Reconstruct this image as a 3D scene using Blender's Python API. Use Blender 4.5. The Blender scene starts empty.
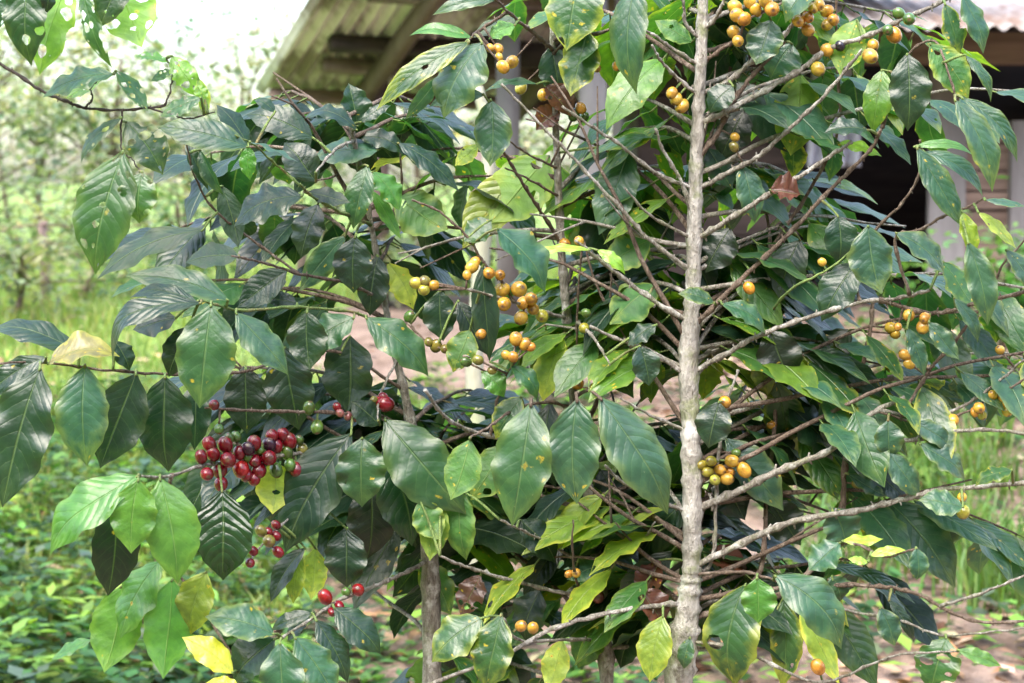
import bpy, math, random
import numpy as np
from mathutils import Vector, Matrix, noise as mnoise
random.seed(7); RNG = np.random.default_rng(7)
SC = bpy.context.scene
COL = SC.collection
rad = math.radians
rnd = random.uniform

# ------------------------------------------------------------------ camera
FPX, CX, CY, CAMZ, PITCH = 1675.0, 512.0, 341.5, 1.45, math.atan(126.5/1675.0)
CAM = Vector((0, 0, CAMZ))
FWD = Vector((0, math.cos(PITCH), -math.sin(PITCH)))
UPV = Vector((0, math.sin(PITCH), math.cos(PITCH)))
RGT = Vector((1, 0, 0))
def P(px, py, d):
    return CAM + d*(FWD + RGT*((px-CX)/FPX) + UPV*((CY-py)/FPX))
cd = bpy.data.cameras.new('camera'); co = bpy.data.objects.new('camera', cd); COL.objects.link(co)
co.location = CAM; co.rotation_euler = (math.pi/2-PITCH, 0, 0)
cd.sensor_width = 36; cd.lens = 36*FPX/1024; cd.clip_end = 2000; cd.clip_start = 0.05
cd.dof.use_dof = True; cd.dof.focus_distance = 1.95; cd.dof.aperture_fstop = 7.5; cd.dof.aperture_blades = 7
SC.camera = co

# ------------------------------------------------------------------ render, world, sun
SC.render.engine = 'CYCLES'
SC.cycles.use_denoising = True
SC.cycles.max_bounces = 10; SC.cycles.diffuse_bounces = 4; SC.cycles.glossy_bounces = 3
SC.cycles.transmission_bounces = 6; SC.cycles.transparent_max_bounces = 12
SC.cycles.caustics_reflective = False; SC.cycles.caustics_refractive = False
SC.view_settings.view_transform = 'Standard'; SC.view_settings.look = 'None'
SC.view_settings.exposure = 1.95; SC.view_settings.gamma = 1
SUN_EL, SUN_AZ = 58, 205           # azimuth clockwise from +Y: a high veiled sun behind the camera's left shoulder
w = bpy.data.worlds.new('World'); SC.world = w; w.use_nodes = True
nt = w.node_tree; nt.nodes.clear()
sky = nt.nodes.new('ShaderNodeTexSky'); sky.sky_type = 'NISHITA'; sky.sun_disc = False
sky.sun_elevation = rad(SUN_EL); sky.sun_rotation = rad(SUN_AZ); sky.dust_density = 4; sky.air_density = 1.3; sky.ozone_density = 1
hs = nt.nodes.new('ShaderNodeHueSaturation'); hs.inputs['Saturation'].default_value = 0.9; hs.inputs['Value'].default_value = 1.35
bg = nt.nodes.new('ShaderNodeBackground'); bg.inputs['Strength'].default_value = 0.15
wo = nt.nodes.new('ShaderNodeOutputWorld')
nt.links.new(sky.outputs[0], hs.inputs['Color']); nt.links.new(hs.outputs[0], bg.inputs[0]); nt.links.new(bg.outputs[0], wo.inputs[0])
ld = bpy.data.lights.new('sun', 'SUN'); ld.energy = 0.9; ld.angle = rad(45); ld.color = (1, .99, .97)
lo = bpy.data.objects.new('sun', ld); COL.objects.link(lo)
sd = Vector((math.sin(rad(SUN_AZ))*math.cos(rad(SUN_EL)), math.cos(rad(SUN_AZ))*math.cos(rad(SUN_EL)), math.sin(rad(SUN_EL))))
lo.rotation_euler = sd.to_track_quat('Z', 'Y').to_euler()

# ------------------------------------------------------------------ material helpers
class NB:
    def __init__(s, name):
        s.m = bpy.data.materials.new(name); s.m.use_nodes = True; s.t = s.m.node_tree; s.t.nodes.clear()
        s.out = s.t.nodes.new('ShaderNodeOutputMaterial')
    def n(s, typ, **kw):
        o = s.t.nodes.new('ShaderNode'+typ)
        for k, v in kw.items(): setattr(o, k, v)
        return o
    def set(s, sock, v):
        if isinstance(v, bpy.types.NodeSocket): s.t.links.new(v, sock)
        elif isinstance(v, (tuple, list)) and len(v) == 3 and sock.type == 'RGBA': sock.default_value = (*v, 1)
        else: sock.default_value = v
    def math(s, op, a, b=0.0, c=0.0, clamp=False):
        o = s.n('Math', operation=op, use_clamp=clamp)
        for i, v in enumerate((a, b, c)): s.set(o.inputs[i], v)
        return o.outputs[0]
    def mix(s, f, a, b, typ='MIX'):
        o = s.n('Mix', data_type='RGBA', blend_type=typ)
        s.set(o.inputs['Factor'], f); s.set(o.inputs[6], a); s.set(o.inputs[7], b)
        return o.outputs[2]
    def ramp(s, v, lo_, hi, a=0.0, b=1.0):
        o = s.n('MapRange', interpolation_type='SMOOTHSTEP'); s.set(o.inputs[0], v)
        o.inputs[1].default_value = lo_; o.inputs[2].default_value = hi; o.inputs[3].default_value = a; o.inputs[4].default_value = b
        return o.outputs[0]
    def noise(s, scale, detail=4, vec=None, rough=.55, dim='3D', w=None):
        o = s.n('TexNoise', noise_dimensions=dim); o.inputs['Scale'].default_value = scale; o.inputs['Detail'].default_value = detail; o.inputs['Roughness'].default_value = rough
        if vec is not None: s.set(o.inputs['Vector'], vec)
        if w is not None: s.set(o.inputs['W'], w)
        return o.outputs[0]
    def vor(s, scale, vec=None, feature='F1', w=None):
        o = s.n('TexVoronoi', feature=feature)
        if w is not None: o.voronoi_dimensions = '4D'; s.set(o.inputs['W'], w)
        o.inputs['Scale'].default_value = scale
        if vec is not None: s.set(o.inputs['Vector'], vec)
        return o.outputs
    def attr(s, name): return s.n('Attribute', attribute_name=name)
    def coord(s, k='Object'): return s.n('TexCoord').outputs[k]
    def mapped(s, vec, scale):
        o = s.n('Mapping'); s.set(o.inputs[0], vec); o.inputs['Scale'].default_value = scale; return o.outputs[0]
    def bump(s, h, strength=.3, dist=.01):
        o = s.n('Bump'); s.set(o.inputs['Height'], h); s.set(o.inputs['Strength'], strength); o.inputs['Distance'].default_value = dist; return o.outputs[0]
    def bsdf(s, **kw):
        o = s.n('BsdfPrincipled')
        for k, v in kw.items(): s.set(o.inputs[k.replace('_', ' ')], v)
        return o
    def done(s, sh):
        s.t.links.new(sh, s.out.inputs[0]); return s.m

# leaf blade: one node tree; every leaf carries its own pigment ('base') and traits ('par': yellow margin, rust spots, insect holes) and seed
def leaf_material(name, quilt, rough):
    b = NB(name)
    base = b.attr('base').outputs['Color']; par = b.n('SeparateColor'); b.set(par.inputs[0], b.attr('par').outputs['Color'])
    seed = b.attr('seed').outputs['Fac']
    uv = b.n('SeparateXYZ'); b.set(uv.inputs[0], b.n('UVMap').outputs[0])
    u, v = uv.outputs[0], uv.outputs[1]
    s = b.math('ABSOLUTE', b.math('MULTIPLY', b.math('SUBTRACT', v, .5), 2.0))
    uvs = b.n('CombineXYZ'); b.set(uvs.inputs[0], b.math('MULTIPLY', u, 2.2)); b.set(uvs.inputs[1], v); b.set(uvs.inputs[2], b.math('MULTIPLY', seed, 37.0))
    vec = uvs.outputs[0]
    n1 = b.noise(3.0, 3, vec); n2 = b.noise(14, 3, vec)
    # side veins sweep forward from the midrib
    ph = b.math('SUBTRACT', b.math('MULTIPLY', u, 9.0), b.math('MULTIPLY', b.math('POWER', s, 1.35), 2.1))
    ph = b.math('ADD', ph, b.math('MULTIPLY', b.math('SUBTRACT', n1, .5), .5))
    saw = b.math('ABSOLUTE', b.math('SUBTRACT', b.math('FRACT', ph), .5))           # .5 on the vein
    vein = b.ramp(saw, .44, .5)
    vein = b.math('MULTIPLY', vein, b.ramp(s, .95, .55))
    rib = b.ramp(s, .055, .012)
    pill = b.math('POWER', b.math('SUBTRACT', 1.0, b.math('MULTIPLY', saw, 2.0)), .6)
    # pigment
    tone = b.mix(b.ramp(n1, .3, .7), b.mix(1.0, base, (.78, .8, .8), 'MULTIPLY'), b.mix(1.0, base, (1.25, 1.18, 1.05), 'MULTIPLY'))
    tone = b.mix(b.math('MULTIPLY', vein, .16), tone, b.mix(.5, base, (.20, .30, .09)))
    tone = b.mix(b.math('MULTIPLY', rib, .42), tone, b.mix(.55, base, (.24, .34, .13)))
    edge = b.math('MULTIPLY', b.ramp(b.math('ADD', b.math('MAXIMUM', s, b.math('MULTIPLY', u, .98)), b.math('MULTIPLY', b.math('SUBTRACT', n1, .5), .9)), .62, 1.12), par.outputs[0])
    tone = b.mix(b.math('MULTIPLY', edge, .8), tone, (.40, .41, .045))
    sp = b.vor(5.5, vec)
    gate = b.n('SeparateColor'); b.set(gate.inputs[0], sp[1]); gate_r = gate.outputs[2]
    spn = b.math('ADD', b.math('ADD', sp[0], b.math('MULTIPLY', b.math('SUBTRACT', n2, .5), 1.0)), b.math('MULTIPLY', gate_r, .12))
    g = b.math('MULTIPLY', b.math('GREATER_THAN', b.math('MULTIPLY', par.outputs[1], .45), gate.outputs[0]), b.math('ADD', .35, b.math('MULTIPLY', gate.outputs[1], .65)))
    tone = b.mix(b.math('MULTIPLY', b.ramp(spn, .42, .12), g), tone, (.55, .40, .03))
    tone = b.mix(b.math('MULTIPLY', b.ramp(spn, .12, .05), g), tone, (.16, .055, .015))
    tone = b.mix(b.math('MULTIPLY', b.ramp(n2, .70, .80), .35), tone, (.30, .33, .22))
    back = b.n('NewGeometry').outputs['Backfacing']
    under = b.mix(.45, tone, b.mix(1.0, tone, (2.2, 1.9, 1.8), 'MULTIPLY'))
    colr = b.mix(back, tone, under)
    # insect holes and bitten rims
    hv = b.vor(3.1, vec); hg = b.n('SeparateColor'); b.set(hg.inputs[0], hv[1])
    hole = b.math('MULTIPLY', b.math('LESS_THAN', b.math('ADD', hv[0], b.math('MULTIPLY', b.math('SUBTRACT', n2, .5), .25)), b.math('MULTIPLY', hg.outputs[1], .62)), b.math('GREATER_THAN', par.outputs[2], hg.outputs[0]))
    bite = b.math('GREATER_THAN', b.math('ADD', s, b.math('MULTIPLY', b.math('SUBTRACT', b.noise(2.4, 4, vec, .6), .62), b.math('MULTIPLY', par.outputs[2], 5.0))), 1.0)
    bite = b.math('MULTIPLY', bite, b.math('GREATER_THAN', par.outputs[2], .02))
    hole = b.math('MAXIMUM', hole, bite)
    alpha = b.math('SUBTRACT', 1.0, hole)
    hgt = b.math('ADD', b.math('MULTIPLY', b.math('MULTIPLY', b.math('MULTIPLY', pill, quilt), b.attr('par').outputs['Alpha']), b.math('ADD', .35, b.math('MULTIPLY', b.math('FRACT', b.math('MULTIPLY', seed, 7.31)), 1.1))), b.math('ADD', b.math('MULTIPLY', n1, .75), b.math('MULTIPLY', n2, .06)))
    hgt = b.math('SUBTRACT', hgt, b.math('MULTIPLY', rib, .8))
    nrm = b.bump(hgt, .55, .0035)
    r = b.math('ADD', b.math('MULTIPLY', n1, .22), b.math('ADD', rough-.12, b.math('MULTIPLY', back, .2)))
    p = b.bsdf(Base_Color=colr, Roughness=r, Normal=nrm, Alpha=alpha)
    p.inputs['Specular IOR Level'].default_value = .72
    tr = b.n('BsdfTranslucent'); b.set(tr.inputs[0], b.mix(1.0, tone, (2.0, 2.3, .7), 'MULTIPLY')); b.set(tr.inputs['Normal'], nrm)
    tp = b.n('BsdfTransparent')
    m1 = b.n('MixShader'); m1.inputs[0].default_value = .35; b.t.links.new(p.outputs[0], m1.inputs[1])
    m2 = b.n('MixShader'); b.set(m2.inputs[0], hole); b.t.links.new(tr.outputs[0], m2.inputs[1]); b.t.links.new(tp.outputs[0], m2.inputs[2])
    b.t.links.new(m2.outputs[0], m1.inputs[2])
    return b.done(m1.outputs[0])
M_LEAF = leaf_material('leaf_blade', .26, .37)
M_QUILT = leaf_material('quilted_leaf_blade', 1.7, .32)

def bark_material(name, c1, c2, c3, sc=60, moss=0.0):
    b = NB(name); v = b.mapped(b.coord(), (1, 1, .35))
    n1 = b.noise(sc, 5, v, .65); n2 = b.noise(sc*.3, 3, b.coord()); n3 = b.noise(sc*3, 3, v)
    c = b.mix(b.ramp(n1, .35, .65), c1, c2); c = b.mix(b.ramp(n2, .52, .66), c, c3)
    n4 = b.noise(sc*.45, 5, b.mapped(b.coord(), (1, 1, .18)), .75)
    c = b.mix(b.ramp(n4, .50, .68), c, b.mix(1.0, c, (.50, .46, .42), 'MULTIPLY'))
    ring = b.noise(sc*.8, 3, b.mapped(b.coord(), (.15, .15, 1)), .6)
    c = b.mix(b.math('MULTIPLY', b.ramp(ring, .60, .72), .6), c, b.mix(1.0, c, (.45, .42, .38), 'MULTIPLY'))
    if moss: c = b.mix(b.math('MULTIPLY', b.ramp(b.noise(sc*.22, 4, b.coord(), .7), .5, .66), moss), c, (.14, .17, .045))
    c = b.mix(b.ramp(n3, .62, .75), c, b.mix(1.0, c1, (.4, .36, .32), 'MULTIPLY'))
    nrm = b.bump(b.math('ADD', n1, b.math('MULTIPLY', n3, .5)), 1.0, .006)
    return b.done(b.bsdf(Base_Color=c, Roughness=.85, Normal=nrm).outputs[0])
M_TRUNK = bark_material('pale_coffee_bark', (.225, .21, .185), (.39, .37, .335), (.56, .55, .52), 90, .7)
M_BRANCH = bark_material('grey_branch_bark', (.16, .142, .115), (.32, .298, .255), (.47, .455, .42), 200, .35)
M_BROWN = bark_material('brown_branch_bark', (.10, .068, .048), (.18, .13, .095), (.25, .20, .16), 230)
M_DARK = bark_material('dark_twig_bark', (.03, .022, .018), (.06, .045, .035), (.07, .055, .045), 120)
M_STEM = bark_material('green_twig_bark', (.10, .16, .04), (.16, .23, .06), (.17, .15, .06), 90)

def simple(name, c1, c2, sc=20, rough=.7, stretch=(1, 1, 1), bump=.2, spec=.4, dist=.01):
    b = NB(name); v = b.mapped(b.coord(), stretch); n1 = b.noise(sc, 5, v, .65)
    c = b.mix(b.ramp(n1, .3, .7), c1, c2)
    return b.done(b.bsdf(Base_Color=c, Roughness=rough, Normal=b.bump(n1, bump, dist), Specular_IOR_Level=spec).outputs[0])

def berry_material():
    b = NB('coffee_cherry_skin'); base = b.attr('base').outputs['Color']
    n1 = b.noise(90, 3, b.coord()); n2 = b.noise(420, 2, b.coord())
    c = b.mix(b.ramp(n1, .4, .62), base, b.mix(1.0, base, (.60, .55, .55), 'MULTIPLY'))
    c = b.mix(b.math('MULTIPLY', b.ramp(n2, .62, .72), .5), c, (.16, .08, .03))
    p = b.bsdf(Base_Color=c, Roughness=.24, Normal=b.bump(n1, .12, .003)); p.inputs['Coat Weight'].default_value = .25
    p.inputs['Subsurface Weight'].default_value = .12; p.inputs['Subsurface Radius'].default_value = (.004, .002, .001)
    return b.done(p.outputs[0])
M_BERRY = berry_material()

def small_leaf_material(name, trans=.35, rough=.55):
    b = NB(name); base = b.attr('base').outputs['Color']
    n1 = b.noise(9, 3, b.coord())
    c = b.mix(b.ramp(n1, .35, .65), b.mix(1.0, base, (.75, .78, .75), 'MULTIPLY'), b.mix(1.0, base, (1.2, 1.15, 1.0), 'MULTIPLY'))
    p = b.bsdf(Base_Color=c, Roughness=rough)
    tr = b.n('BsdfTranslucent'); b.set(tr.inputs[0], b.mix(1.0, c, (1.6, 1.7, .8), 'MULTIPLY'))
    m = b.n('MixShader'); m.inputs[0].default_value = trans
    b.t.links.new(p.outputs[0], m.inputs[1]); b.t.links.new(tr.outputs[0], m.inputs[2])
    return b.done(m.outputs[0])
M_SMALL = small_leaf_material('small_leaf')
M_LITTER = small_leaf_material('fallen_leaf', .1, .8)

def rdir(zmin=-1, zmax=1):
    a = rnd(0, 2*math.pi); z = rnd(zmin, zmax); r = math.sqrt(max(0, 1-z*z)); return Vector((r*math.cos(a), r*math.sin(a), z))

# ------------------------------------------------------------------ object helpers
def link(o, parent=None):
    COL.objects.link(o)
    if parent is not None: o.parent = parent
    return o
def tag(o, label=None, cat=None, group=None, kind=None):
    for k, v in (('label', label), ('category', cat), ('group', group), ('kind', kind)):
        if v: o[k] = v
    return o
def thing(name, loc, label, cat, group=None):
    o = bpy.data.objects.new(name, None); o.location = loc; o.empty_display_size = .1; link(o); tag(o, label, cat, group); return o

class MB:
    """vertex / face collector; off is subtracted from every point (the thing's base)"""
    def __init__(s, off=(0, 0, 0)):
        s.off = Vector(off); s.v = []; s.f = []; s.mi = []; s.uv = {}; s.base = []; s.par = []; s.seed = []; s.cur = ((1, 1, 1), (0, 0, 0), 0)
    def add(s, vs, fs, mi=0, uvs=None, cols=None):
        k = len(s.v)
        s.v += [tuple(Vector(p)-s.off) for p in vs]
        for f in fs: s.f.append(tuple(i+k for i in f)); s.mi.append(mi)
        b, p, q = s.cur
        s.base += cols if cols else [b]*len(vs); s.par += [p]*len(vs); s.seed += [q]*len(vs)
        if uvs:
            for i, t in enumerate(uvs): s.uv[k+i] = t
    def box(s, c, size, R=None, mi=0):
        R = R or Matrix.Identity(3); c = Vector(c); h = Vector(size)/2
        vs = [c + R @ Vector((x*h.x, y*h.y, z*h.z)) for x in (-1, 1) for y in (-1, 1) for z in (-1, 1)]
        s.add(vs, [(0, 1, 3, 2), (4, 6, 7, 5), (0, 4, 5, 1), (2, 3, 7, 6), (0, 2, 6, 4), (1, 5, 7, 3)], mi)
    def beam(s, a, b, wd, th, mi=0, up=Vector((0, 0, 1))):
        a, b = Vector(a), Vector(b); x = (b-a).normalized(); y = up.cross(x).normalized(); z = x.cross(y)
        s.box((a+b)/2, ((b-a).length, wd, th), Matrix((x, y, z)).transposed(), mi)
    def tube(s, pts, rads, sides=6, mi=0, jit=0.0, cap=True):
        pts = [Vector(p) for p in pts]; n = len(pts); vs = []; fs = []
        t0 = (pts[1]-pts[0]).normalized(); ref = Vector((1, 0, 0)) if abs(t0.x) < .8 else Vector((0, 1, 0))
        for i, p in enumerate(pts):
            t = (pts[min(i+1, n-1)]-pts[max(i-1, 0)]).normalized()
            a = (ref - t*ref.dot(t)).normalized(); b = t.cross(a); ref = a
            for k in range(sides):
                g = 2*math.pi*k/sides; r = rads[i]*(1+rnd(-jit, jit))
                vs.append(p + (a*math.cos(g)+b*math.sin(g))*r)
        for i in range(n-1):
            for k in range(sides):
                fs.append((i*sides+k, i*sides+(k+1) % sides, (i+1)*sides+(k+1) % sides, (i+1)*sides+k))
        if cap: fs += [tuple(range(sides))[::-1], tuple((n-1)*sides+k for k in range(sides))]
        s.add(vs, fs, mi)
    def build(s, name, mats, parent=None, smooth=True, attrs=False, loc=None):
        me = bpy.data.meshes.new(name); me.from_pydata(s.v, [], s.f)
        for m in (mats if isinstance(mats, (list, tuple)) else [mats]): me.materials.append(m)
        me.polygons.foreach_set('material_index', s.mi)
        if smooth: me.polygons.foreach_set('use_smooth', [True]*len(s.f))
        if attrs:
            a = me.attributes.new('base', 'FLOAT_COLOR', 'POINT'); a.data.foreach_set('color', np.array([(*c, 1) for c in s.base], dtype='f').ravel())
            a = me.attributes.new('par', 'FLOAT_COLOR', 'POINT'); a.data.foreach_set('color', np.array([(*c, 1) if len(c) == 3 else c for c in s.par], dtype='f').ravel())
            a = me.attributes.new('seed', 'FLOAT', 'POINT'); a.data.foreach_set('value', s.seed)
        if s.uv:
            l = me.uv_layers.new(name='UVMap'); li = np.zeros(len(me.loops), dtype='i'); me.loops.foreach_get('vertex_index', li)
            tab = np.zeros((len(s.v), 2), dtype='f')
            for k, t in s.uv.items(): tab[k] = t
            l.data.foreach_set('uv', tab[li].ravel())
        me.update()
        o = bpy.data.objects.new(name, me)
        if loc is not None: o.location = loc
        return link(o, parent)

def smooth_pts(pts, per=6):
    """Catmull-Rom through pts"""
    pts = [Vector(p) for p in pts]; q = [2*pts[0]-pts[1]]+pts+[2*pts[-1]-pts[-2]]; out = []
    for i in range(1, len(q)-2):
        for k in range(per):
            t = k/per; a, b, c, d = q[i-1:i+3]
            out.append(.5*((2*b)+(c-a)*t+(2*a-5*b+4*c-d)*t*t+(3*b-a-3*c+d)*t**3))
    out.append(pts[-1]); return out

# ------------------------------------------------------------------ leaves
PROF_T = [0, .04, .12, .25, .4, .52, .65, .77, .86, .92, .965, 1]
PROF_H = [.05, .20, .52, .84, .99, 1, .90, .68, .42, .22, .09, .012]
KIND = {  # pigment, yellow margin, spots, holes
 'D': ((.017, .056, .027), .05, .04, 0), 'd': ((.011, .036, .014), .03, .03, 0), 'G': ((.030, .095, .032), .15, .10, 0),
 'C': ((.036, .105, .060), .25, .12, 0), 'E': ((.034, .100, .030), .75, .35, .05), 'L': ((.062, .185, .030), .12, .06, 0),
 'Y': ((.17, .26, .035), .9, .40, .08), 'F': ((.24, .42, .055), .1, .0, 0), 'X': ((.46, .44, .04), .5, .1, 0),
 'U': ((.045, .135, .028), .35, .35, .06), 'V': ((.085, .19, .022), .3, .75, .06), 'P': ((.19, .165, .065), .5, .9, .1), 'B': ((.085, .032, .020), 0, .2, .2),
 'H': ((.040, .115, .034), .15, .15, .45), 'h': ((.020, .060, .022), .1, .15, .35), 'K': ((.13, .30, .04), .2, .2, .5),
 'Q': ((.014, .050, .016), .02, .05, .04)}
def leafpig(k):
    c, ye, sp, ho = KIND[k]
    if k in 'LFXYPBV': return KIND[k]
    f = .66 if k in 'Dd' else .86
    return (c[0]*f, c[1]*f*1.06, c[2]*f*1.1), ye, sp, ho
def jitc(c, a=.14):
    k = 1+rnd(-a, a); return (c[0]*k*(1+rnd(-a, a)), c[1]*k, c[2]*k*(1+rnd(-a, a)))
def add_leaf(mb, B, T, nrm, W, kind, arch=.06, fold=.12, wave=.05, curl=0.0, nu=22, nv=8, mi=0, bend=0.0):
    c, ye, sp, ho = leafpig(kind)
    mb.cur = (jitc(c), (min(1, max(0, ye*rnd(.5, 1.4))), sp*rnd(.3, 1.6), ho), random.random())
    B, T = Vector(B), Vector(T); ax = T-B; L = ax.length; x = ax/L
    b0_, p0_, s0_ = mb.cur; mb.cur = (b0_, (*p0_, min(1.1, (L/.125)**1.6)), s0_)
    z = nrm - x*nrm.dot(x); z.normalize(); y = z.cross(x)
    p1, p2, p3 = rnd(0, 6.3), rnd(0, 6.3), rnd(2.2, 3.6)
    vs = []; uvs = []; fs = []
    asym = rnd(-.06, .06)
    for i in range(nu+1):
        t = i/nu; h = float(np.interp(t, PROF_T, PROF_H))*W/2
        zz = 4*arch*L*t*(1-t) - curl*L*max(0, t-.55)**2*3
        yy = bend*L*4*t*(1-t)
        for j in range(nv+1):
            s = 2*j/nv-1; a = abs(s)
            hh = h*(1+asym*(1 if s > 0 else -1))
            wv = wave*W*(a**2)*math.sin(p3*2*math.pi*t+(p1 if s > 0 else p2))*math.sin(math.pi*min(1, t*1.05))
            zf = fold*hh*a - .12*hh*a*a*(1 if fold > 0 else -1)
            rim = 1+ .035*a*math.sin(11*t*math.pi+p1)
            vs.append(B + x*(t*L) + y*(s*hh*rim+yy) + z*(zz+zf+wv)); uvs.append((t, .5+s/2))
    m = nv+1
    for i in range(nu):
        for j in range(nv): fs.append((i*m+j, (i+1)*m+j, (i+1)*m+j+1, i*m+j+1))
    mb.add(vs, fs, mi, uvs)

# ------------------------------------------------------------------ coffee plants
def H(x, y):
    """ground height"""
    if y < -2.5: z = .95*(-2.5-max(y, -14))+.15*mnoise.noise(Vector((x*.5, y*.5, 1)))   # unseen bank added behind the camera to block low sky in leaf reflections
    elif y < 3: z = 0
    elif y < 8: z = .18*(y-3)
    else: z = .9+.035*(y-8)
    k = .05 if y > 3 else .02
    return z + k*mnoise.noise(Vector((x*.8, y*.8, 0))) + .3*k*mnoise.noise(Vector((x*3, y*3, 5)))

class Plant:
    def __init__(s, name, label, cat, trunk, twig_mat, mat, trunk_mat=None):
        tp = [P(a, b_, d) for a, b_, d, _ in trunk]
        base = Vector((tp[0].x, tp[0].y, H(tp[0].x, tp[0].y)))
        s.root = thing(name, base, label, cat); s.base = base; s.segs = []; s.twig_mat = twig_mat; s.mat = mat
        s.trunk = smooth_pts([base-Vector((0, 0, .06)), base.lerp(tp[0], .5)+Vector((rnd(-.01, .01), 0, 0))]+tp, 10)
        r = [trunk[0][3]*1.5, trunk[0][3]*1.2]+[q[3] for q in trunk]
        rr = np.interp(np.linspace(0, len(r)-1, len(s.trunk)), range(len(r)), r)*trunk[0][2]/FPX/2*.80
        rr = [x*(1.0 + (rnd(.08, .30) if i % 4 == 0 else rnd(-.05, .05))) for i, x in enumerate(rr)]
        mb = MB(base); mb.tube(s.trunk, rr, 16, jit=.085)
        s.trunk_o = mb.build('trunk', trunk_mat or mat, s.root)
        s.register([(a, b_) for a, b_, _, _ in trunk], [d for _, _, d, _ in trunk], s.trunk_o)
        s.count = 0
    def register(s, pxs, ds, ob):
        for i in range(len(pxs)-1): s.segs.append((pxs[i], pxs[i+1], ds[i], ds[i+1], ob))
    def near(s, x, y, skip_trunk=False):
        best = None
        for (a, b_, d0, d1, ob) in s.segs:
            if skip_trunk and ob is s.trunk_o: continue
            vx, vy = b_[0]-a[0], b_[1]-a[1]; l2 = vx*vx+vy*vy+1e-9
            t = max(0, min(1, ((x-a[0])*vx+(y-a[1])*vy)/l2)); qx, qy = a[0]+t*vx, a[1]+t*vy
            dd = (qx-x)**2+(qy-y)**2
            if best is None or dd < best[0]: best = (dd, qx, qy, d0+(d1-d0)*t, ob)
        return best
    def branch(s, wpx, d0, d1, pts, mat=None, attach=True, taper=.55):
        n = len(pts); ds = [d0+(d1-d0)*i/(n-1) for i in range(n)]
        if attach:                                        # the foot of a branch sits in the wood it grows from
            q = s.near(*pts[0])
            if q and q[0] < 900: ds[0] = q[3]; pts = [(q[1], q[2])]+list(pts[1:])
            elif q: pts = [(q[1], q[2])]+list(pts); ds = [q[3]]+ds; n += 1
        wpx *= .72; w = [P(a, b_, d) for (a, b_), d in zip(pts, ds)]
        sp = smooth_pts(w, 7)
        for i in range(1, len(sp)-1):                     # natural kinks
            sp[i] = sp[i] + Vector((rnd(-1, 1), rnd(-1, 1), rnd(-1, 1)))*.0008
        m = len(sp); r0 = wpx*d0/FPX/2
        rr = [r0*(1-(1-taper)*i/(m-1))*(1.42 if i % 5 == 0 else rnd(.88, 1.05)) for i in range(m)]
        mb = MB(s.base); mb.tube(sp, rr, 8, jit=.07)
        for i in range(3, m-2, 5):                        # stubs of dropped leaves and stipules at the nodes
            for sg in (-1, 1):
                if random.random() < .8:
                    dirv = (Vector((rnd(-.4, .4), rnd(-.6, .6), sg*rnd(.5, 1)))).normalized()
                    mb.tube([sp[i], sp[i]+dirv*rr[i]*rnd(1.6, 2.8)], [rr[i]*.55, rr[i]*.3], 5)
        o = mb.build('branch', mat or s.mat, s.root)
        s.register(pts, ds, o); return o
    def leaf(s, bx, by, tx, ty, wpx, kind, z=0.0, dt=0.0, arch=None, roll=0.0, under=False, curl=0.0, fold=None):
        q = s.near(bx, by); db = q[3]+z*.65
        B = P(bx, by, db); A = P(q[1], q[2], q[3]); T = P(tx, ty, db+dt)
        L = (T-B).length
        n = (CAM-B).normalized()*.72+Vector((0, 0, .74))+Vector((rnd(-.22, .22), rnd(-.15, .15), rnd(-.2, .2)))
        if under: n = -n
        ax = (T-B).normalized(); n = Matrix.Rotation(rad(roll+rnd(-11, 11)), 3, ax) @ n; z0_ = z
        mb = MB(s.base)
        lm = M_QUILT if kind == 'Q' else M_LEAF
        if arch is None: arch = rnd(.03, .10)
        add_leaf(mb, B, T, n, 1.09*wpx*db/FPX, kind, arch*(-1 if under else 1), rnd(.05, .28) if fold is None else fold, rnd(.03, .10), curl+rnd(-.12, .35), 30, 10, bend=rnd(-.045, .045))
        # stalk back to the twig that carries it
        dist = (A-B).length
        mid = A.lerp(B, .55)+Vector((0, 0, .05*dist))
        mb.cur = ((.15, .22, .06), (0, 0, 0), 0)
        e = B+(T-B)*.02
        r = .0014 if dist < .14 else .0019
        mb.tube(smooth_pts([A, mid, B, e], 4), [r*1.25]*5+[r]*8, 6, mi=1)
        ob = mb.build('dry_leaf' if kind in 'BP' else 'leaf', [lm, M_STEM if dist < .14 else s.twig_mat], q[4], attrs=True)
        lab = {'B': 'curled brown dead leaf', 'P': 'pale yellow leaf with scorched brown edge', 'X': 'bright yellow ageing leaf', 'Y': 'yellowing spotted leaf', 'F': 'small fresh lime green leaf', 'K': 'backlit leaf full of insect holes', 'H': 'leaf bitten by insects', 'Q': 'dark leaf deeply quilted between its veins'}.get(kind)
        if lab: ob['label'] = lab
        s.count += 1
    def berry(s, x, y, r, col, z=None):
        q = s.near(x, y, skip_trunk=True); R = rnd(1.03, 1.22)*r*q[3]/FPX
        off = math.hypot(q[1]-x, q[2]-y)
        lim = max(0, R*2.6-off*q[3]/FPX)
        d = q[3] + (rnd(-lim, lim*.3) if z is None else z)
        C = P(x, y, d); A = P(q[1], q[2], q[3])
        dirv = (C-A); dirv = dirv.normalized() if dirv.length > 1e-5 else Vector((0, -1, 0))
        dirv = (dirv+(CAM-C).normalized()*rnd(.1, .9)+Vector((rnd(-.3, .3), rnd(-.3, .3), rnd(-.3, .1)))).normalized()
        zz = dirv; xx = zz.orthogonal().normalized(); yy = zz.cross(xx)
        mb = MB(s.base); nu, nv = 14, 9; vs = []; cs = []; fs = []
        c = jitc(BC[col], .12); c2 = jitc(BC[col], .2); e = rnd(1.05, 1.24); sq = rnd(.88, 1)
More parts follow.
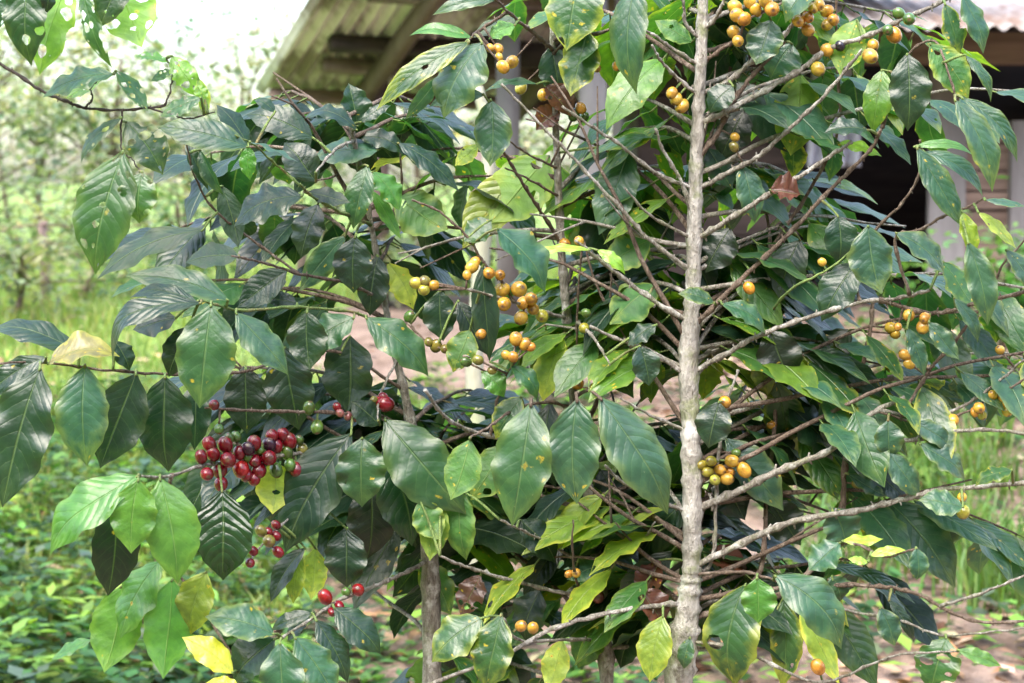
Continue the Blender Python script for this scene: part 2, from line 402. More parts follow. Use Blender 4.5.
        for i in range(nv+1):
            t = math.pi*(i-.75)/(nv-.75) if i else 0; t = .11 if i == 1 else t; rr = math.sin(t); h = math.cos(t)
            if i == 0: h -= .05
            for k in range(nu):
                g = 2*math.pi*k/nu; vs.append(C+(xx*math.cos(g)*rr*sq+yy*math.sin(g)*rr+zz*h*e)*R)
                cs.append((.13, .075, .04) if i <= 1 else tuple(a+(b-a)*i/nv for a, b in zip(c, c2)))
        for i in range(nv):
            for k in range(nu): fs.append((i*nu+k, (i+1)*nu+k, (i+1)*nu+(k+1) % nu, i*nu+(k+1) % nu))
        mb.add(vs, fs, 0, cols=cs)
        mb.cur = ((.2, .2, .06), (0, 0, 0), 0)
        if (A-C).length > R*.6: mb.tube([A, A.lerp(C, .6), C-dirv*R*.5], [.0016, .0012, .0016], 5, mi=1)
        ob = mb.build('cherry', [M_BERRY, M_STEM if (A-C).length < R*2.6 else s.twig_mat], q[4], attrs=True)
        lab = {'g': 'unripe green cherry', 'o': 'olive half-ripe cherry', 'p': 'overripe purple cherry', 'k': 'overripe black cherry', 'm': 'shrivelled dry red cherry'}.get(col)
        if lab: ob['label'] = lab
    def filler(s, n, t0, t1, az0, az1, l0, l1, kinds, start=.25, el=(5, 35), leafL=(.085, .135)):
        """leafy side branches all round the stem: twigs as branch parts, their many leaves as one mass"""
        out = getattr(s, 'mass', None) or MB(s.base); s.mass = out
        for _ in range(n):
            i = int((t0+(t1-t0)*random.random())*(len(s.trunk)-1)); A = s.trunk[i]
            az = rad(rnd(az0, az1)); ev = rad(rnd(*el)); L = rnd(l0, l1)
            dh = Vector((math.cos(az), math.sin(az), 0)); pts = [A]; p = A.copy(); N = max(4, int(L/.040))
            for k in range(N):
                e2 = ev-rad(32)*(k/N)**1.3
                p = p+(dh*math.cos(e2)+Vector((0, 0, math.sin(e2)))+Vector((rnd(-.1, .1), rnd(-.1, .1), rnd(-.1, .1))))*L/N; pts.append(p)
            mb = MB(s.base); mb.tube(smooth_pts(pts, 2), np.linspace(.0034, .0014, 2*N+1), 6, jit=.08)
            mb.build('branch', random.choice([s.mat, s.twig_mat]), s.root)
            side = dh.cross(Vector((0, 0, 1)))
            for k in range(int(start*N)+1, N+1):
                for sg in (-1, 1):
                    if random.random() < .12: continue
                    B0 = pts[k]; dv = (side*sg*rnd(.6, 1)+dh*rnd(.2, .7)+Vector((0, 0, rnd(-1.1, -.15)))).normalized()
                    B1 = B0+dv*.012; LL = rnd(*leafL); T = B1+dv*LL
                    nn = Vector((rnd(-.3, .3), rnd(-.5, .1), 1)).normalized()
                    if abs(dv.z) > .75: nn = (nn+(-dh*.5)+Vector((0, -.5, 0))).normalized()
                    out.tube([B0, B1+dv*.006], [.0012, .0010], 4, mi=1)
                    add_leaf(out, B1, T, nn, LL*rnd(.38, .50), random.choice(kinds), rnd(.02, .12), rnd(.05, .3), rnd(.03, .08), 0, 14, 4)
    def bare(s, n):
        """thin dead side twigs that have dropped their leaves"""
        for _ in range(n):
            i = int(rnd(.25, .9)*(len(s.trunk)-1)); A = s.trunk[i]; az = rad(rnd(-20, 200)); L = rnd(.12, .38); ev = rad(rnd(0, 55)); p = A.copy(); pts = [p]
            d = Vector((math.cos(az)*math.cos(ev), math.sin(az)*math.cos(ev), math.sin(ev)))
            for k in range(6):
                d = (d+Vector((rnd(-.2, .2), rnd(-.2, .2), rnd(-.18, .1)))).normalized(); p = p+d*L/6; pts.append(p)
            q = MB(s.base); q.tube(smooth_pts(pts, 2), np.linspace(.0036, .0012, 13), 6, jit=.1)
            for k in (2, 4):
                if random.random() < .7:
                    e = (d+rdir()).normalized(); q.tube([pts[k], pts[k]+e*.04, pts[k]+e*rnd(.06, .14)+Vector((0, 0, rnd(-.02, .02)))], [.0018, .0014, .0009], 5)
            q.build('branch', random.choice([M_BRANCH, M_BROWN]), s.root)
    def finish(s):
        if getattr(s, 'mass', None): tag(s.mass.build('foliage', [M_LEAF, M_STEM], s.root, attrs=True), kind='stuff')

BC = {'r': (.185, .004, .012), 'R': (.30, .010, .011), 'p': (.035, .009, .024), 'g': (.075, .150, .025), 'o': (.17, .155, .028),
      'y': (.54, .33, .042), 'q': (.36, .34, .045), 'n': (.53, .26, .032), 'k': (.02, .018, .03), 'm': (.30, .10, .09)}

def run_leaves(pl, text):
    for ln in text.strip().splitlines():
        for item in ln.split(';'):
            f = item.split()
            if not f: continue
            kw = {}
            for a in f[6:]:
                if a == 'u': kw['under'] = True
                else:
                    k, v = a.split('='); kw[{'z': 'z', 't': 'dt', 'a': 'arch', 'r': 'roll', 'c': 'curl', 'f': 'fold'}[k]] = float(v)
            pl.leaf(*map(float, f[:5]), f[5], **kw)
def run_branches(pl, text, mats):
    for ln in text.strip().splitlines():
        f = ln.split()
        pts = [tuple(map(float, q.split(','))) for q in f[4:]]
        pl.branch(float(f[1]), float(f[2]), float(f[3]), pts, mats[f[0]])
MATS = {'b': M_BRANCH, 'n': M_BROWN, 'k': M_DARK, 's': M_STEM, 'T': M_TRUNK}

# ---- the red-fruited shrub on the left
RED = Plant('red_fruited_coffee_shrub', 'dense glossy dark green coffee shrub with clusters of ripe red cherries', 'coffee shrub',
            [(432, 720, 2.16, 24), (430, 560, 2.15, 22), (422, 480, 2.14, 16), (406, 400, 2.13, 11), (388, 320, 2.12, 8), (372, 230, 2.10, 7), (352, 130, 2.06, 6), (346, 112, 2.05, 5)], M_BROWN, M_BROWN, M_BRANCH)
run_branches(RED, '''
b 6 2.14 1.88 430,560 400,575 370,588 340,600 312,618 282,638
n 6 2.12 1.90 412,440 385,418 335,413 270,411 205,408
b 6 2.14 1.82 424,500 392,472 350,455 310,452 250,460 200,466 165,477 140,476
s 5 2.10 1.82 393,345 365,316 300,307 240,310 200,300
n 5 2.10 1.86 385,300 345,283 300,274 262,262 232,256
s 5 2.08 1.88 370,225 340,212 312,196 300,184
b 5 2.06 1.90 358,140 335,150 316,172
s 4 2.00 1.86 310,195 285,172 255,146 235,135
n 5 2.12 1.82 400,390 330,350 240,372 165,374 95,369 40,362 -30,366
b 4 2.06 1.90 345,452 310,500 285,522 262,545 248,562
n 4 2.10 2.00 392,332 405,322 425,340 460,356 480,356
n 4 2.02 1.90 300,268 250,238 215,210 196,180 185,140
n 5 1.96 1.86 172,476 165,520 172,560 190,590 235,660 245,700
b 4 2.1 2.0 395,360 380,395 378,420
n 4 2.12 2.1 372,232 400,200 400,150 395,142
''', MATS)
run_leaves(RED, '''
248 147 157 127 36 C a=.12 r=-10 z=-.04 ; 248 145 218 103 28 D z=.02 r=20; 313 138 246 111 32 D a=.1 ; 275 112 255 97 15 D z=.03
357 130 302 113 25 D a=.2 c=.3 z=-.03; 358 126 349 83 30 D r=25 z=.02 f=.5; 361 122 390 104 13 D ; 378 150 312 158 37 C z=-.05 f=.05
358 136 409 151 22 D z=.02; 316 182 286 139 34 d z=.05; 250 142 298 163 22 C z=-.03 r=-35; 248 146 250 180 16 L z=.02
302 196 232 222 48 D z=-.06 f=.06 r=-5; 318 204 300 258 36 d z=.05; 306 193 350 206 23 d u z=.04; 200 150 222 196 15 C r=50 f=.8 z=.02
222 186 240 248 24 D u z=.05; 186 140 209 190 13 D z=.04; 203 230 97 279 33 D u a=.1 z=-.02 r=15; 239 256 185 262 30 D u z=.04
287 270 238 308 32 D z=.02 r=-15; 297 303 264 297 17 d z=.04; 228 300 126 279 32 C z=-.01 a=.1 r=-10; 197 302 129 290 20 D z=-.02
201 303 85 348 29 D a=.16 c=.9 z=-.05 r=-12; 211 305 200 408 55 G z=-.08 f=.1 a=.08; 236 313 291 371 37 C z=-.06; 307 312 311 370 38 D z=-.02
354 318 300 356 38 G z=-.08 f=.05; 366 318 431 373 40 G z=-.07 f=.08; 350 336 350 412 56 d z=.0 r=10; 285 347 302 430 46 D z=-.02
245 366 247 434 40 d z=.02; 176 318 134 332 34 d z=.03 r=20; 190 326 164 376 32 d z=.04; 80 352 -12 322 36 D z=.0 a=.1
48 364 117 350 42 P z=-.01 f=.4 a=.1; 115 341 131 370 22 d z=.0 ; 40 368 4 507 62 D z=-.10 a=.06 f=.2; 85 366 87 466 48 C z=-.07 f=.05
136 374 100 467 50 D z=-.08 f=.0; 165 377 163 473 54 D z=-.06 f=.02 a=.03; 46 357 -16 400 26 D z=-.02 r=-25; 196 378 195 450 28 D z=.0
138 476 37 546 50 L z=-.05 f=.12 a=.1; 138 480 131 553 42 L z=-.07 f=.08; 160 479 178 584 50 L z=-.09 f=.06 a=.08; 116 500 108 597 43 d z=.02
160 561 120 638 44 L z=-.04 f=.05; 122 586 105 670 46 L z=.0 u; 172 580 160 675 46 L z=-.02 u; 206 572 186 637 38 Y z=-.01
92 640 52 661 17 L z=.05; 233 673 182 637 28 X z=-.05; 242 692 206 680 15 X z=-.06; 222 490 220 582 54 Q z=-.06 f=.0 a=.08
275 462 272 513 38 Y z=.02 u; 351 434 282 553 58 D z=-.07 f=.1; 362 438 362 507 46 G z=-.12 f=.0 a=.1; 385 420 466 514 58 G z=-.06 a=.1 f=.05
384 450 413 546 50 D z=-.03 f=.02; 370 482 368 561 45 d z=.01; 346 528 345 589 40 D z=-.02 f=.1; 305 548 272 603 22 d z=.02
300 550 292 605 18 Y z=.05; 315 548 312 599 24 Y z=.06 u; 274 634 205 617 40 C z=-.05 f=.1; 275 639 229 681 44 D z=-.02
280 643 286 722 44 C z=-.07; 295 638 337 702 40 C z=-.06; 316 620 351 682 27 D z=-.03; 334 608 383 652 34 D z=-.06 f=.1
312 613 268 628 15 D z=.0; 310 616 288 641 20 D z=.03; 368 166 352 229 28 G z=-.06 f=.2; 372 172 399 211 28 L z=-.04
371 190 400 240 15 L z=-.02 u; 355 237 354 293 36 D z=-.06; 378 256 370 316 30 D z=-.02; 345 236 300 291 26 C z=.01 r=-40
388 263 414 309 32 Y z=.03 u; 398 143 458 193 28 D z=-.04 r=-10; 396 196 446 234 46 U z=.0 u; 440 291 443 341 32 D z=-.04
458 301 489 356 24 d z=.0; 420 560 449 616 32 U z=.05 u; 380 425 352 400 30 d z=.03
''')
run_b = lambda pl, txt: [pl.berry(float(a), float(b_), float(c), k) for a, b_, c, k in (q.split() for ln in txt.strip().splitlines() for q in ln.split(';') if q.strip())]
run_b(RED, '''
209 444 6.6 r;225 445 8 r;254 443 6.8 r;272 436 5.8 r;283 435 5.8 r;289 441 7.2 r;213 454 7.4 r;228 460 7.4 r;239 453 6 r;241 469 7.6 R
220 470 7 r;221 484 6.6 r;207 474 6 r;259 470 6.6 r;254 479 5.6 r;269 458 7.6 r;255 461 6.6 r;276 446 6.6 r;297 469 7.4 r;269 445 6.6 p
248 449 6.4 p;246 475 5.8 r;201 457 6 r;214 405 5 r;385 404 7 r;260 451 4.4 g;248 458 4.8 g;276 470 5.8 g;287 453 6.2 g;290 465 5.6 g
302 449 5.6 o;299 440 5 g;317 427 5.8 g;309 408 6 g;374 400 4 o;219 429 5 g;236 437 5 g;229 438 5 g
276 525 4.6 r;276 536 5.4 r;268 532 5 r;253 551 4.6 r;250 563 5 r;278 552 5.4 r;261 531 5.4 o;269 541 6 o;325 597 6.2 R;339 606 5 r;332 612 4.2 r;358 590 6.4 R;346 592 4.4 g
340 413 4.4 m;348 416 4.2 m;356 418 4 m;337 407 4 r;378 402 5.4 r;383 397 5 r;429 342 4.2 o;436 346 5.4 o;445 349 4.6 o;454 351 4.6 g;410 317 5.4 g
''')

# ---- the slender yellow-fruited stem in the middle
MID = Plant('slender_coffee_shrub', 'thin-stemmed coffee shrub hung with small golden yellow cherries between red-fruited bush and pale trunk', 'coffee shrub',
            [(607, 720, 2.12, 18), (602, 600, 2.12, 17), (588, 490, 2.12, 14), (574, 400, 2.11, 11), (567, 320, 2.10, 11), (562, 260, 2.09, 10), (558, 180, 2.08, 9), (553, 60, 2.06, 6), (551, -30, 2.05, 5)], M_BROWN, M_BRANCH, M_BRANCH)
run_branches(MID, '''
n 6 2.09 1.96 561,243 543,215 528,192 510,162 502,150
n 4 2.08 1.98 556,196 530,180 505,168
n 4 2.08 1.98 556,168 530,155 508,140
n 6 2.06 1.92 554,50 535,34 515,18 492,-4
b 6 2.10 1.94 567,318 540,311 505,299 466,289
n 5 2.00 1.94 515,299 500,280 483,262 468,238 440,212 412,200
n 5 2.11 1.90 576,408 545,402 512,411 492,425 470,438
b 7 2.11 1.88 578,446 552,447 494,437 464,428 443,415 425,390
b 6 2.12 1.98 600,596 560,592 510,580 470,568 440,556
b 5 2.12 2.0 590,575 560,550 530,534 500,520
n 4 2.02 1.95 580,585 573,560 573,520
n 4 2.11 1.98 576,405 577,350 578,300 582,250
n 4 2.05 1.92 556,55 580,20 590,-20
n 5 2.06 1.92 554,40 610,30 622,10 630,-25
b 5 2.05 1.96 575,322 595,340 610,365
n 4 2.05 1.95 490,436 500,390 512,365
n 5 2.0 1.92 500,20 480,30 468,40
b 5 2.10 1.88 602,640 560,640 520,640 502,617
b 4 2.10 1.98 600,560 640,540 655,522
''', MATS)
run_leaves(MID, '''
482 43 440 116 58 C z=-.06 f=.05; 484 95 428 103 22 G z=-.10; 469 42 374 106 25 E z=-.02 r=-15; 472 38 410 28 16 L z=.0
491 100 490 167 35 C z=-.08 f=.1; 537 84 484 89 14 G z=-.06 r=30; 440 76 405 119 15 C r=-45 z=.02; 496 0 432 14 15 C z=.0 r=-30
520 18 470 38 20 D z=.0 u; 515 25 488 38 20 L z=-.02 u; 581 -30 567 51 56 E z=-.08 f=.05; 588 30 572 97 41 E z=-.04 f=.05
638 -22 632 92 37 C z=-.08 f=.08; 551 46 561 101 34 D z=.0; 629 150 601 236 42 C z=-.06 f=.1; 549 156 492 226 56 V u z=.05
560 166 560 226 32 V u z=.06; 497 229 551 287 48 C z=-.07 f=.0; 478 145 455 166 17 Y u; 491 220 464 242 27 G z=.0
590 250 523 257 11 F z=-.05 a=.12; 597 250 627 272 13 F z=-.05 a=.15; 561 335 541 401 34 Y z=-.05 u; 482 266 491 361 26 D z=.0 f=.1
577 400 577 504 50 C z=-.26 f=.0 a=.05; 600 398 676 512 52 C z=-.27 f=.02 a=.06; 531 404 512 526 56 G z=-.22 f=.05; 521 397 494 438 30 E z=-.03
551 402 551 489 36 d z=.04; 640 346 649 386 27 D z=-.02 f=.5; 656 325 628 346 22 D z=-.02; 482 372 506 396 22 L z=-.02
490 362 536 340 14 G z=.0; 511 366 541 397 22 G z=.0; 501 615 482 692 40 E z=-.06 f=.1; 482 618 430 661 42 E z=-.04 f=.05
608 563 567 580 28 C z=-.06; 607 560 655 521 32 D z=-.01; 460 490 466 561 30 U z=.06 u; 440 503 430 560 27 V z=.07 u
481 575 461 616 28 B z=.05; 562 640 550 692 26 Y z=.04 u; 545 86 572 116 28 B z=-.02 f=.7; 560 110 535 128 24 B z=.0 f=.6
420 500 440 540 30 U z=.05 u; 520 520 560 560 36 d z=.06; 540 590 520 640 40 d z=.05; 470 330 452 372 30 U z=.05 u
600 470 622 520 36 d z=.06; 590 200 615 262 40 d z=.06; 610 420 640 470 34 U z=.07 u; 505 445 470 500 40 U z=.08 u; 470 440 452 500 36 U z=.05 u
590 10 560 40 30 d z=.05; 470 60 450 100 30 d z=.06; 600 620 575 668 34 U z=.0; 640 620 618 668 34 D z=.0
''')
run_b(MID, '''
498 49 4.7 y;499 57 4 y;512 62 5.5 y;503 67 5.5 y;490 48 4 y;521 88 5 q;581 108 5.4 n;574 115 5.5 g;584 117 5 g;543 95 5 y;595 62 3.6 y;597 68 4 y;617 66 4.7 n
472 267 5.6 y;467 275 4.5 y;475 262 5 n;489 273 5.6 n;500 275 5 n;502 290 6.5 y;519 289 6.8 y;504 304 6.5 n;523 303 6.5 n;531 299 6.5 y;533 309 6 y;521 318 6.5 y;542 316 6.5 q
516 339 6 n;525 344 5.6 n;531 347 4.6 n;513 357 5.2 n;506 355 4.4 y;416 283 6 q;425 281 5.2 o;434 285 5 y;424 290 5 q;478 360 5.2 o;466 362 5 g;493 371 5 o;481 333 5 n
577 383 6.4 n;595 388 5 q;586 313 4 g;584 328 5 q;565 244 5.4 n;579 241 5 y;521 626 5.4 n;533 628 5.2 n;576 573 4.6 y;569 574 3.6 n;581 595 5 m;598 597 6 m
''')

# ---- the pale trunk on the right
PAL = Plant('pale_trunked_coffee_tree', 'upright coffee tree with straight pale knobbly trunk and long bare grey branches of yellow cherries', 'coffee tree',
            [(678, 720, 2.03, 40), (684, 640, 2.02, 33), (690, 590, 2.015, 26), (692, 560, 2.01, 23), (692, 480, 2.0, 23), (690, 420, 2.0, 22), (689, 350, 2.0, 24), (693, 290, 2.0, 18), (695, 200, 1.99, 17), (698, 120, 1.98, 15), (701, 60, 1.97, 14), (704, -40, 1.96, 12)], M_BROWN, M_BRANCH, M_TRUNK)
run_branches(PAL, '''
b 6 1.97 1.94 696,40 686,24 683,2 674,-25
b 7 1.97 1.93 703,33 715,18 724,0 732,-25
n 6 1.97 1.92 703,64 722,49 738,36 750,18 790,0
b 6 1.97 1.93 697,66 675,50 655,36 640,26
b 6 1.98 1.93 697,96 680,80 662,62 652,45
b 8 1.98 1.92 703,95 725,83 750,63 775,45 792,25 808,5 830,-20
b 9 1.98 1.92 699,124 720,115 760,93 800,70 830,48 870,35 905,18 935,5 960,-8
n 8 1.99 1.95 697,160 716,135 735,98 758,70 785,42
b 7 1.99 1.90 697,190 730,172 760,155 790,128 820,100 850,65 862,50
b 8 1.99 1.90 696,240 720,225 760,200 800,176 830,156 852,142
n 8 2.0 1.92 690,330 720,300 760,262 800,222 840,180 870,150 882,128
b 8 2.0 1.90 690,374 730,352 760,335 800,320 860,302 900,298 930,290
n 7 1.93 1.85 880,312 930,313 970,305 1024,292 1070,284
b 11 2.0 1.95 692,512 740,490 780,470 830,450 870,415 905,398
b 10 2.0 1.88 690,567 760,535 800,520 860,510 900,500 940,490 1000,485 1060,480
b 5 1.96 1.88 880,408 930,418 970,402 1000,380 1024,360 1060,335
b 7 1.96 1.88 850,438 910,440 950,432 990,430 1050,436
n 4 1.96 1.88 880,415 930,424 985,402 1024,380 1050,368
n 7 2.01 1.90 692,600 760,590 840,585 885,587 920,595 950,612 985,622 1050,620
b 5 1.93 1.88 940,606 990,590 1040,568
b 4 1.98 1.9 780,592 845,610 900,620 940,635 990,632 1050,625
b 5 2.01 1.90 686,640 740,650 815,682 870,665 900,655 970,650
b 8 2.02 1.90 690,605 660,605 600,615 550,630 510,652 440,680 380,702
b 6 2.02 1.97 690,575 712,560 716,500 720,440 728,400 738,370
n 8 2.02 2.06 690,600 745,590 762,560 768,480 775,420 772,370 765,310 770,250 765,200
n 10 2.02 2.04 690,620 790,590 838,520 845,460 855,400 868,345 873,300
n 5 2.06 2.0 770,250 810,190 838,130 838,80 836,10 838,-25
b 6 1.99 1.94 692,189 660,175 620,145 590,125 562,106
b 6 2.0 1.93 690,272 650,240 620,208 580,165 545,129 501,84
b 5 1.99 1.94 692,240 650,215 625,188
b 6 1.99 1.95 694,222 680,180 663,150 655,128
b 8 2.0 1.95 690,322 660,305 625,280 600,260 575,240
b 7 2.0 1.96 688,376 650,352 620,340 590,326
b 5 2.0 1.96 688,432 650,415 620,398
b 6 2.0 1.97 690,512 655,500 620,480 605,465
n 5 1.90 1.84 895,240 920,230 945,215 962,210 985,198
n 5 1.96 1.88 850,262 880,225 905,200 922,165 920,140
n 5 1.95 1.86 880,120 905,60 935,42 955,95
n 5 1.96 1.86 900,420 930,370 960,335 985,300 1005,262 1030,235
s 4 1.94 1.9 760,320 790,290 830,268 870,232
n 5 2.0 1.88 692,575 740,572 760,576 790,585
n 5 1.9 1.86 800,545 850,543 885,556 918,548
''', MATS)
run_leaves(PAL, '''
745 585 729 688 58 E z=-.05 f=.08; 757 578 758 623 33 L z=-.09 f=.2; 775 576 846 648 46 C z=-.07 a=.14 f=.05; 783 598 782 688 30 E z=-.02
800 606 836 682 24 Y z=.02 u; 840 543 809 571 34 C z=-.04; 832 576 842 602 26 G z=.0; 842 541 883 541 15 F z=-.04
870 556 906 549 11 F z=-.03; 868 562 848 559 10 F z=-.03; 916 548 918 581 19 C z=-.02; 880 608 894 646 23 C z=-.02
889 600 917 641 13 D z=-.01; 946 638 930 692 42 H z=-.02; 958 650 1001 666 15 L z=-.02; 719 402 708 448 34 D z=-.05 f=.05
714 303 678 293 21 C z=-.05; 722 304 768 331 25 C z=-.05; 760 350 769 397 23 Y z=-.04; 800 352 889 402 27 D z=-.03 a=.1
868 226 880 294 43 C z=-.06 f=.05; 896 233 946 273 32 C z=-.05 a=.12; 917 148 963 226 28 C z=-.06 f=.15; 924 152 986 194 20 C z=-.05 a=.12
914 147 976 150 11 L z=-.02; 955 100 995 191 31 C z=-.06 a=.1; 962 98 1020 161 19 C z=-.03 a=.12; 930 44 970 98 34 U z=-.02 u
965 55 996 99 12 C z=-.03; 962 -5 989 51 25 C z=-.04; 945 4 962 59 25 E z=-.04; 907 54 908 130 38 D z=-.03 f=.2
882 70 871 132 28 V z=.0; 857 20 840 76 34 V z=.02 u; 800 74 790 156 46 V z=.05 u; 771 20 757 66 36 C z=.02
792 44 770 78 42 C z=.03; 815 -16 783 19 30 C z=-.02; 868 130 824 133 25 D z=-.04; 838 143 882 156 17 F z=-.05
742 165 755 223 28 C z=.01; 708 148 731 190 32 D z=.03; 838 216 840 264 32 D z=-.03; 856 262 820 320 38 D z=-.01
968 242 989 326 27 C z=-.04; 1006 250 1034 292 22 C z=-.04; 978 212 1016 248 16 Y z=-.02; 985 200 1026 206 11 C z=-.02
962 212 976 256 17 Y z=-.01; 943 262 971 311 38 U z=.02 u; 954 298 981 342 15 C z=-.01; 929 322 958 360 19 C z=-.02
907 328 925 376 17 C z=-.02; 888 420 890 460 27 C z=-.05; 908 421 957 452 21 C z=-.05; 920 444 971 476 28 C z=-.04
888 452 921 497 27 C z=-.04; 963 507 919 499 29 C z=-.04; 865 460 907 502 36 d z=.02; 848 474 886 498 17 C z=-.01
788 404 839 456 50 D z=.0; 770 330 792 384 42 d z=.05; 1012 470 974 482 22 E z=-.03; 832 508 846 548 38 C z=.02
656 285 611 326 52 U z=.05 u; 650 240 605 268 40 U z=.07 u; 692 42 655 20 24 U z=.02 u; 733 86 708 111 27 D z=-.02
690 638 681 669 17 C z=-.05; 663 616 651 682 35 Y z=-.03; 770 190 800 195 30 B z=-.02 f=.8; 704 556 750 568 26 B z=.08 f=.8
640 590 665 625 30 B z=.02 f=.6; 660 560 640 600 26 B z=.04 f=.7; 690 250 712 292 34 d z=.05; 730 228 705 272 36 d z=.05
740 260 800 290 38 d z=.06; 850 330 815 372 36 d z=.04; 765 430 790 470 36 d z=.05; 720 470 745 520 40 d z=.06
815 395 790 440 40 d z=.07; 770 500 800 545 36 d z=.05; 745 110 720 160 36 d z=.06; 800 240 780 300 40 d z=.05
''')
run_b(PAL, '''
735 7 6.8 y;737 15 6.5 y;744 19 7.2 n;734 32 6.5 y;738 41 5 y;750 2 6.2 y;756 10 5.5 y;766 2 6.2 y;772 9 6.5 n;798 21 6 n
827 11 5.5 y;833 20 5.5 n;827 25 5 y;808 17 5.5 n;801 22 5 y;808 30 6 n;819 5 5 y;813 8 5 y;827 50 6 y;834 55 5.5 n;846 56 6.2 y;840 46 5 k;818 69 6 y;873 45 5.6 y;870 56 6.6 y;894 35 6.6 n
909 19 5.7 g;899 14 5.2 g;888 30 4.8 g;672 93 5.8 y;676 99 5.5 y;682 106 6.3 y;725 402 6 n;702 465 5 q;711 461 4.6 q;708 472 5.5 q;720 470 5.8 n;715 480 5.5 q;727 479 5.5 y;732 461 5.8 y;736 453 4.3 g
744 470 6.2 y;730 472 4.5 n;772 425 4 n;909 315 5.8 y;925 318 5.2 n;923 327 6 y;891 328 5.6 y;895 334 4.4 y;898 327 3.6 n;905 355 5.4 n;909 364 4.8 y;891 367 5.2 q
953 420 5.4 y;979 408 5.2 y;975 412 4.4 n;982 415 4.4 q;993 395 4 y;1003 398 5.2 y;1006 403 4.4 y;1007 411 4.8 y;941 407 4 y;852 436 5.4 g;846 443 4.6 g;857 484 4.4 o;963 512 6 q;962 497 4.4 y;818 667 6.6 n
749 288 5 n;822 262 4 y;735 137 4 y;734 147 4.4 o;1000 350 4 y
''')

# ---- insect-eaten twig hanging in at the top left, from a shrub outside the frame
EAT = Plant('insect_eaten_shrub', 'dark twig of holed insect-eaten leaves hanging into the upper left corner', 'shrub',
            [(-260, 720, 1.8, 26), (-230, 400, 1.8, 22), (-190, 100, 1.8, 16), (-165, -120, 1.8, 10), (-150, -260, 1.8, 6)], M_DARK, M_DARK)
run_branches(EAT, '''
k 6 1.8 1.80 -190,90 -110,40 -50,42 0,64 40,90 65,101 85,108 130,110 166,105
k 3 1.8 1.78 122,111 121,130 122,152 131,158 140,172
k 3 1.8 1.80 165,106 171,88 172,72 166,58
k 6 1.8 1.74 -170,-100 -60,-110 20,-80 100,-60 150,-62
k 3 1.8 1.80 85,108 93,98 91,88 104,76 114,74
k 3 1.8 1.79 150,110 185,118 215,112
k 3 1.75 1.74 80,-64 84,-40 82,-14
k 3 1.75 1.74 30,-78 40,-50 34,-24
k 3 1.75 1.74 112,-62 112,-50 108,-32
''', MATS)
run_leaves(EAT, '''
30 -26 28 64 40 h z=-.02; 68 -18 38 74 44 K u z=.02; 81 -12 103 67 21 H r=30 z=-.02; 107 -32 141 51 56 K u z=.03
126 -34 100 29 32 h z=-.02; 48 -22 48 14 17 d z=-.03; 114 74 42 97 33 G z=-.03 f=.1; 101 80 67 99 19 K z=.02
116 71 147 112 19 H z=-.02; 168 62 134 58 17 K z=.0; 172 56 200 97 23 K z=.0; 173 71 151 82 12 H z=.0
198 78 205 117 15 Y z=.0; 201 98 160 117 23 H z=-.02; 121 118 76 159 19 h z=-.01; 123 152 90 273 58 H z=-.03 f=.1
142 172 138 223 37 H z=-.02; 126 122 163 174 38 h z=.01; 205 100 196 84 14 K z=.0; 2 -20 -6 34 24 h z=0
''')
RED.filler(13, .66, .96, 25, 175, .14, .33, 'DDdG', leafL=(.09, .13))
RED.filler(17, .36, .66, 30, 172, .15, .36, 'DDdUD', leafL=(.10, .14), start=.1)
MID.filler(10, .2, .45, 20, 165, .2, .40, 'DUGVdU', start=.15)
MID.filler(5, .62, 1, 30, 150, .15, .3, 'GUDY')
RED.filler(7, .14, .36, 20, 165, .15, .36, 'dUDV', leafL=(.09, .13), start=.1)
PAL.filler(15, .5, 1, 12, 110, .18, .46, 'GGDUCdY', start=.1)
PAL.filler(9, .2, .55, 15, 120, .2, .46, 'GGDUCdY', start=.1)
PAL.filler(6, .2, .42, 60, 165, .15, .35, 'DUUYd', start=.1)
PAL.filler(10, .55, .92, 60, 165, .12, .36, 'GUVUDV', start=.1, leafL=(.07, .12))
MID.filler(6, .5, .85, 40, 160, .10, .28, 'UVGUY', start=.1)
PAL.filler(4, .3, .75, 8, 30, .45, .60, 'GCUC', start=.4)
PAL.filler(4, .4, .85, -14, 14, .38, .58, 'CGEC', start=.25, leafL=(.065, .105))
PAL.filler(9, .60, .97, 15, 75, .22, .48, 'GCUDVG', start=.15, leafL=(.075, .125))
for p_, n_ in ((PAL, 15), (MID, 10), (RED, 6)): p_.bare(n_)
for p_ in (RED, MID, PAL, EAT): p_.finish()

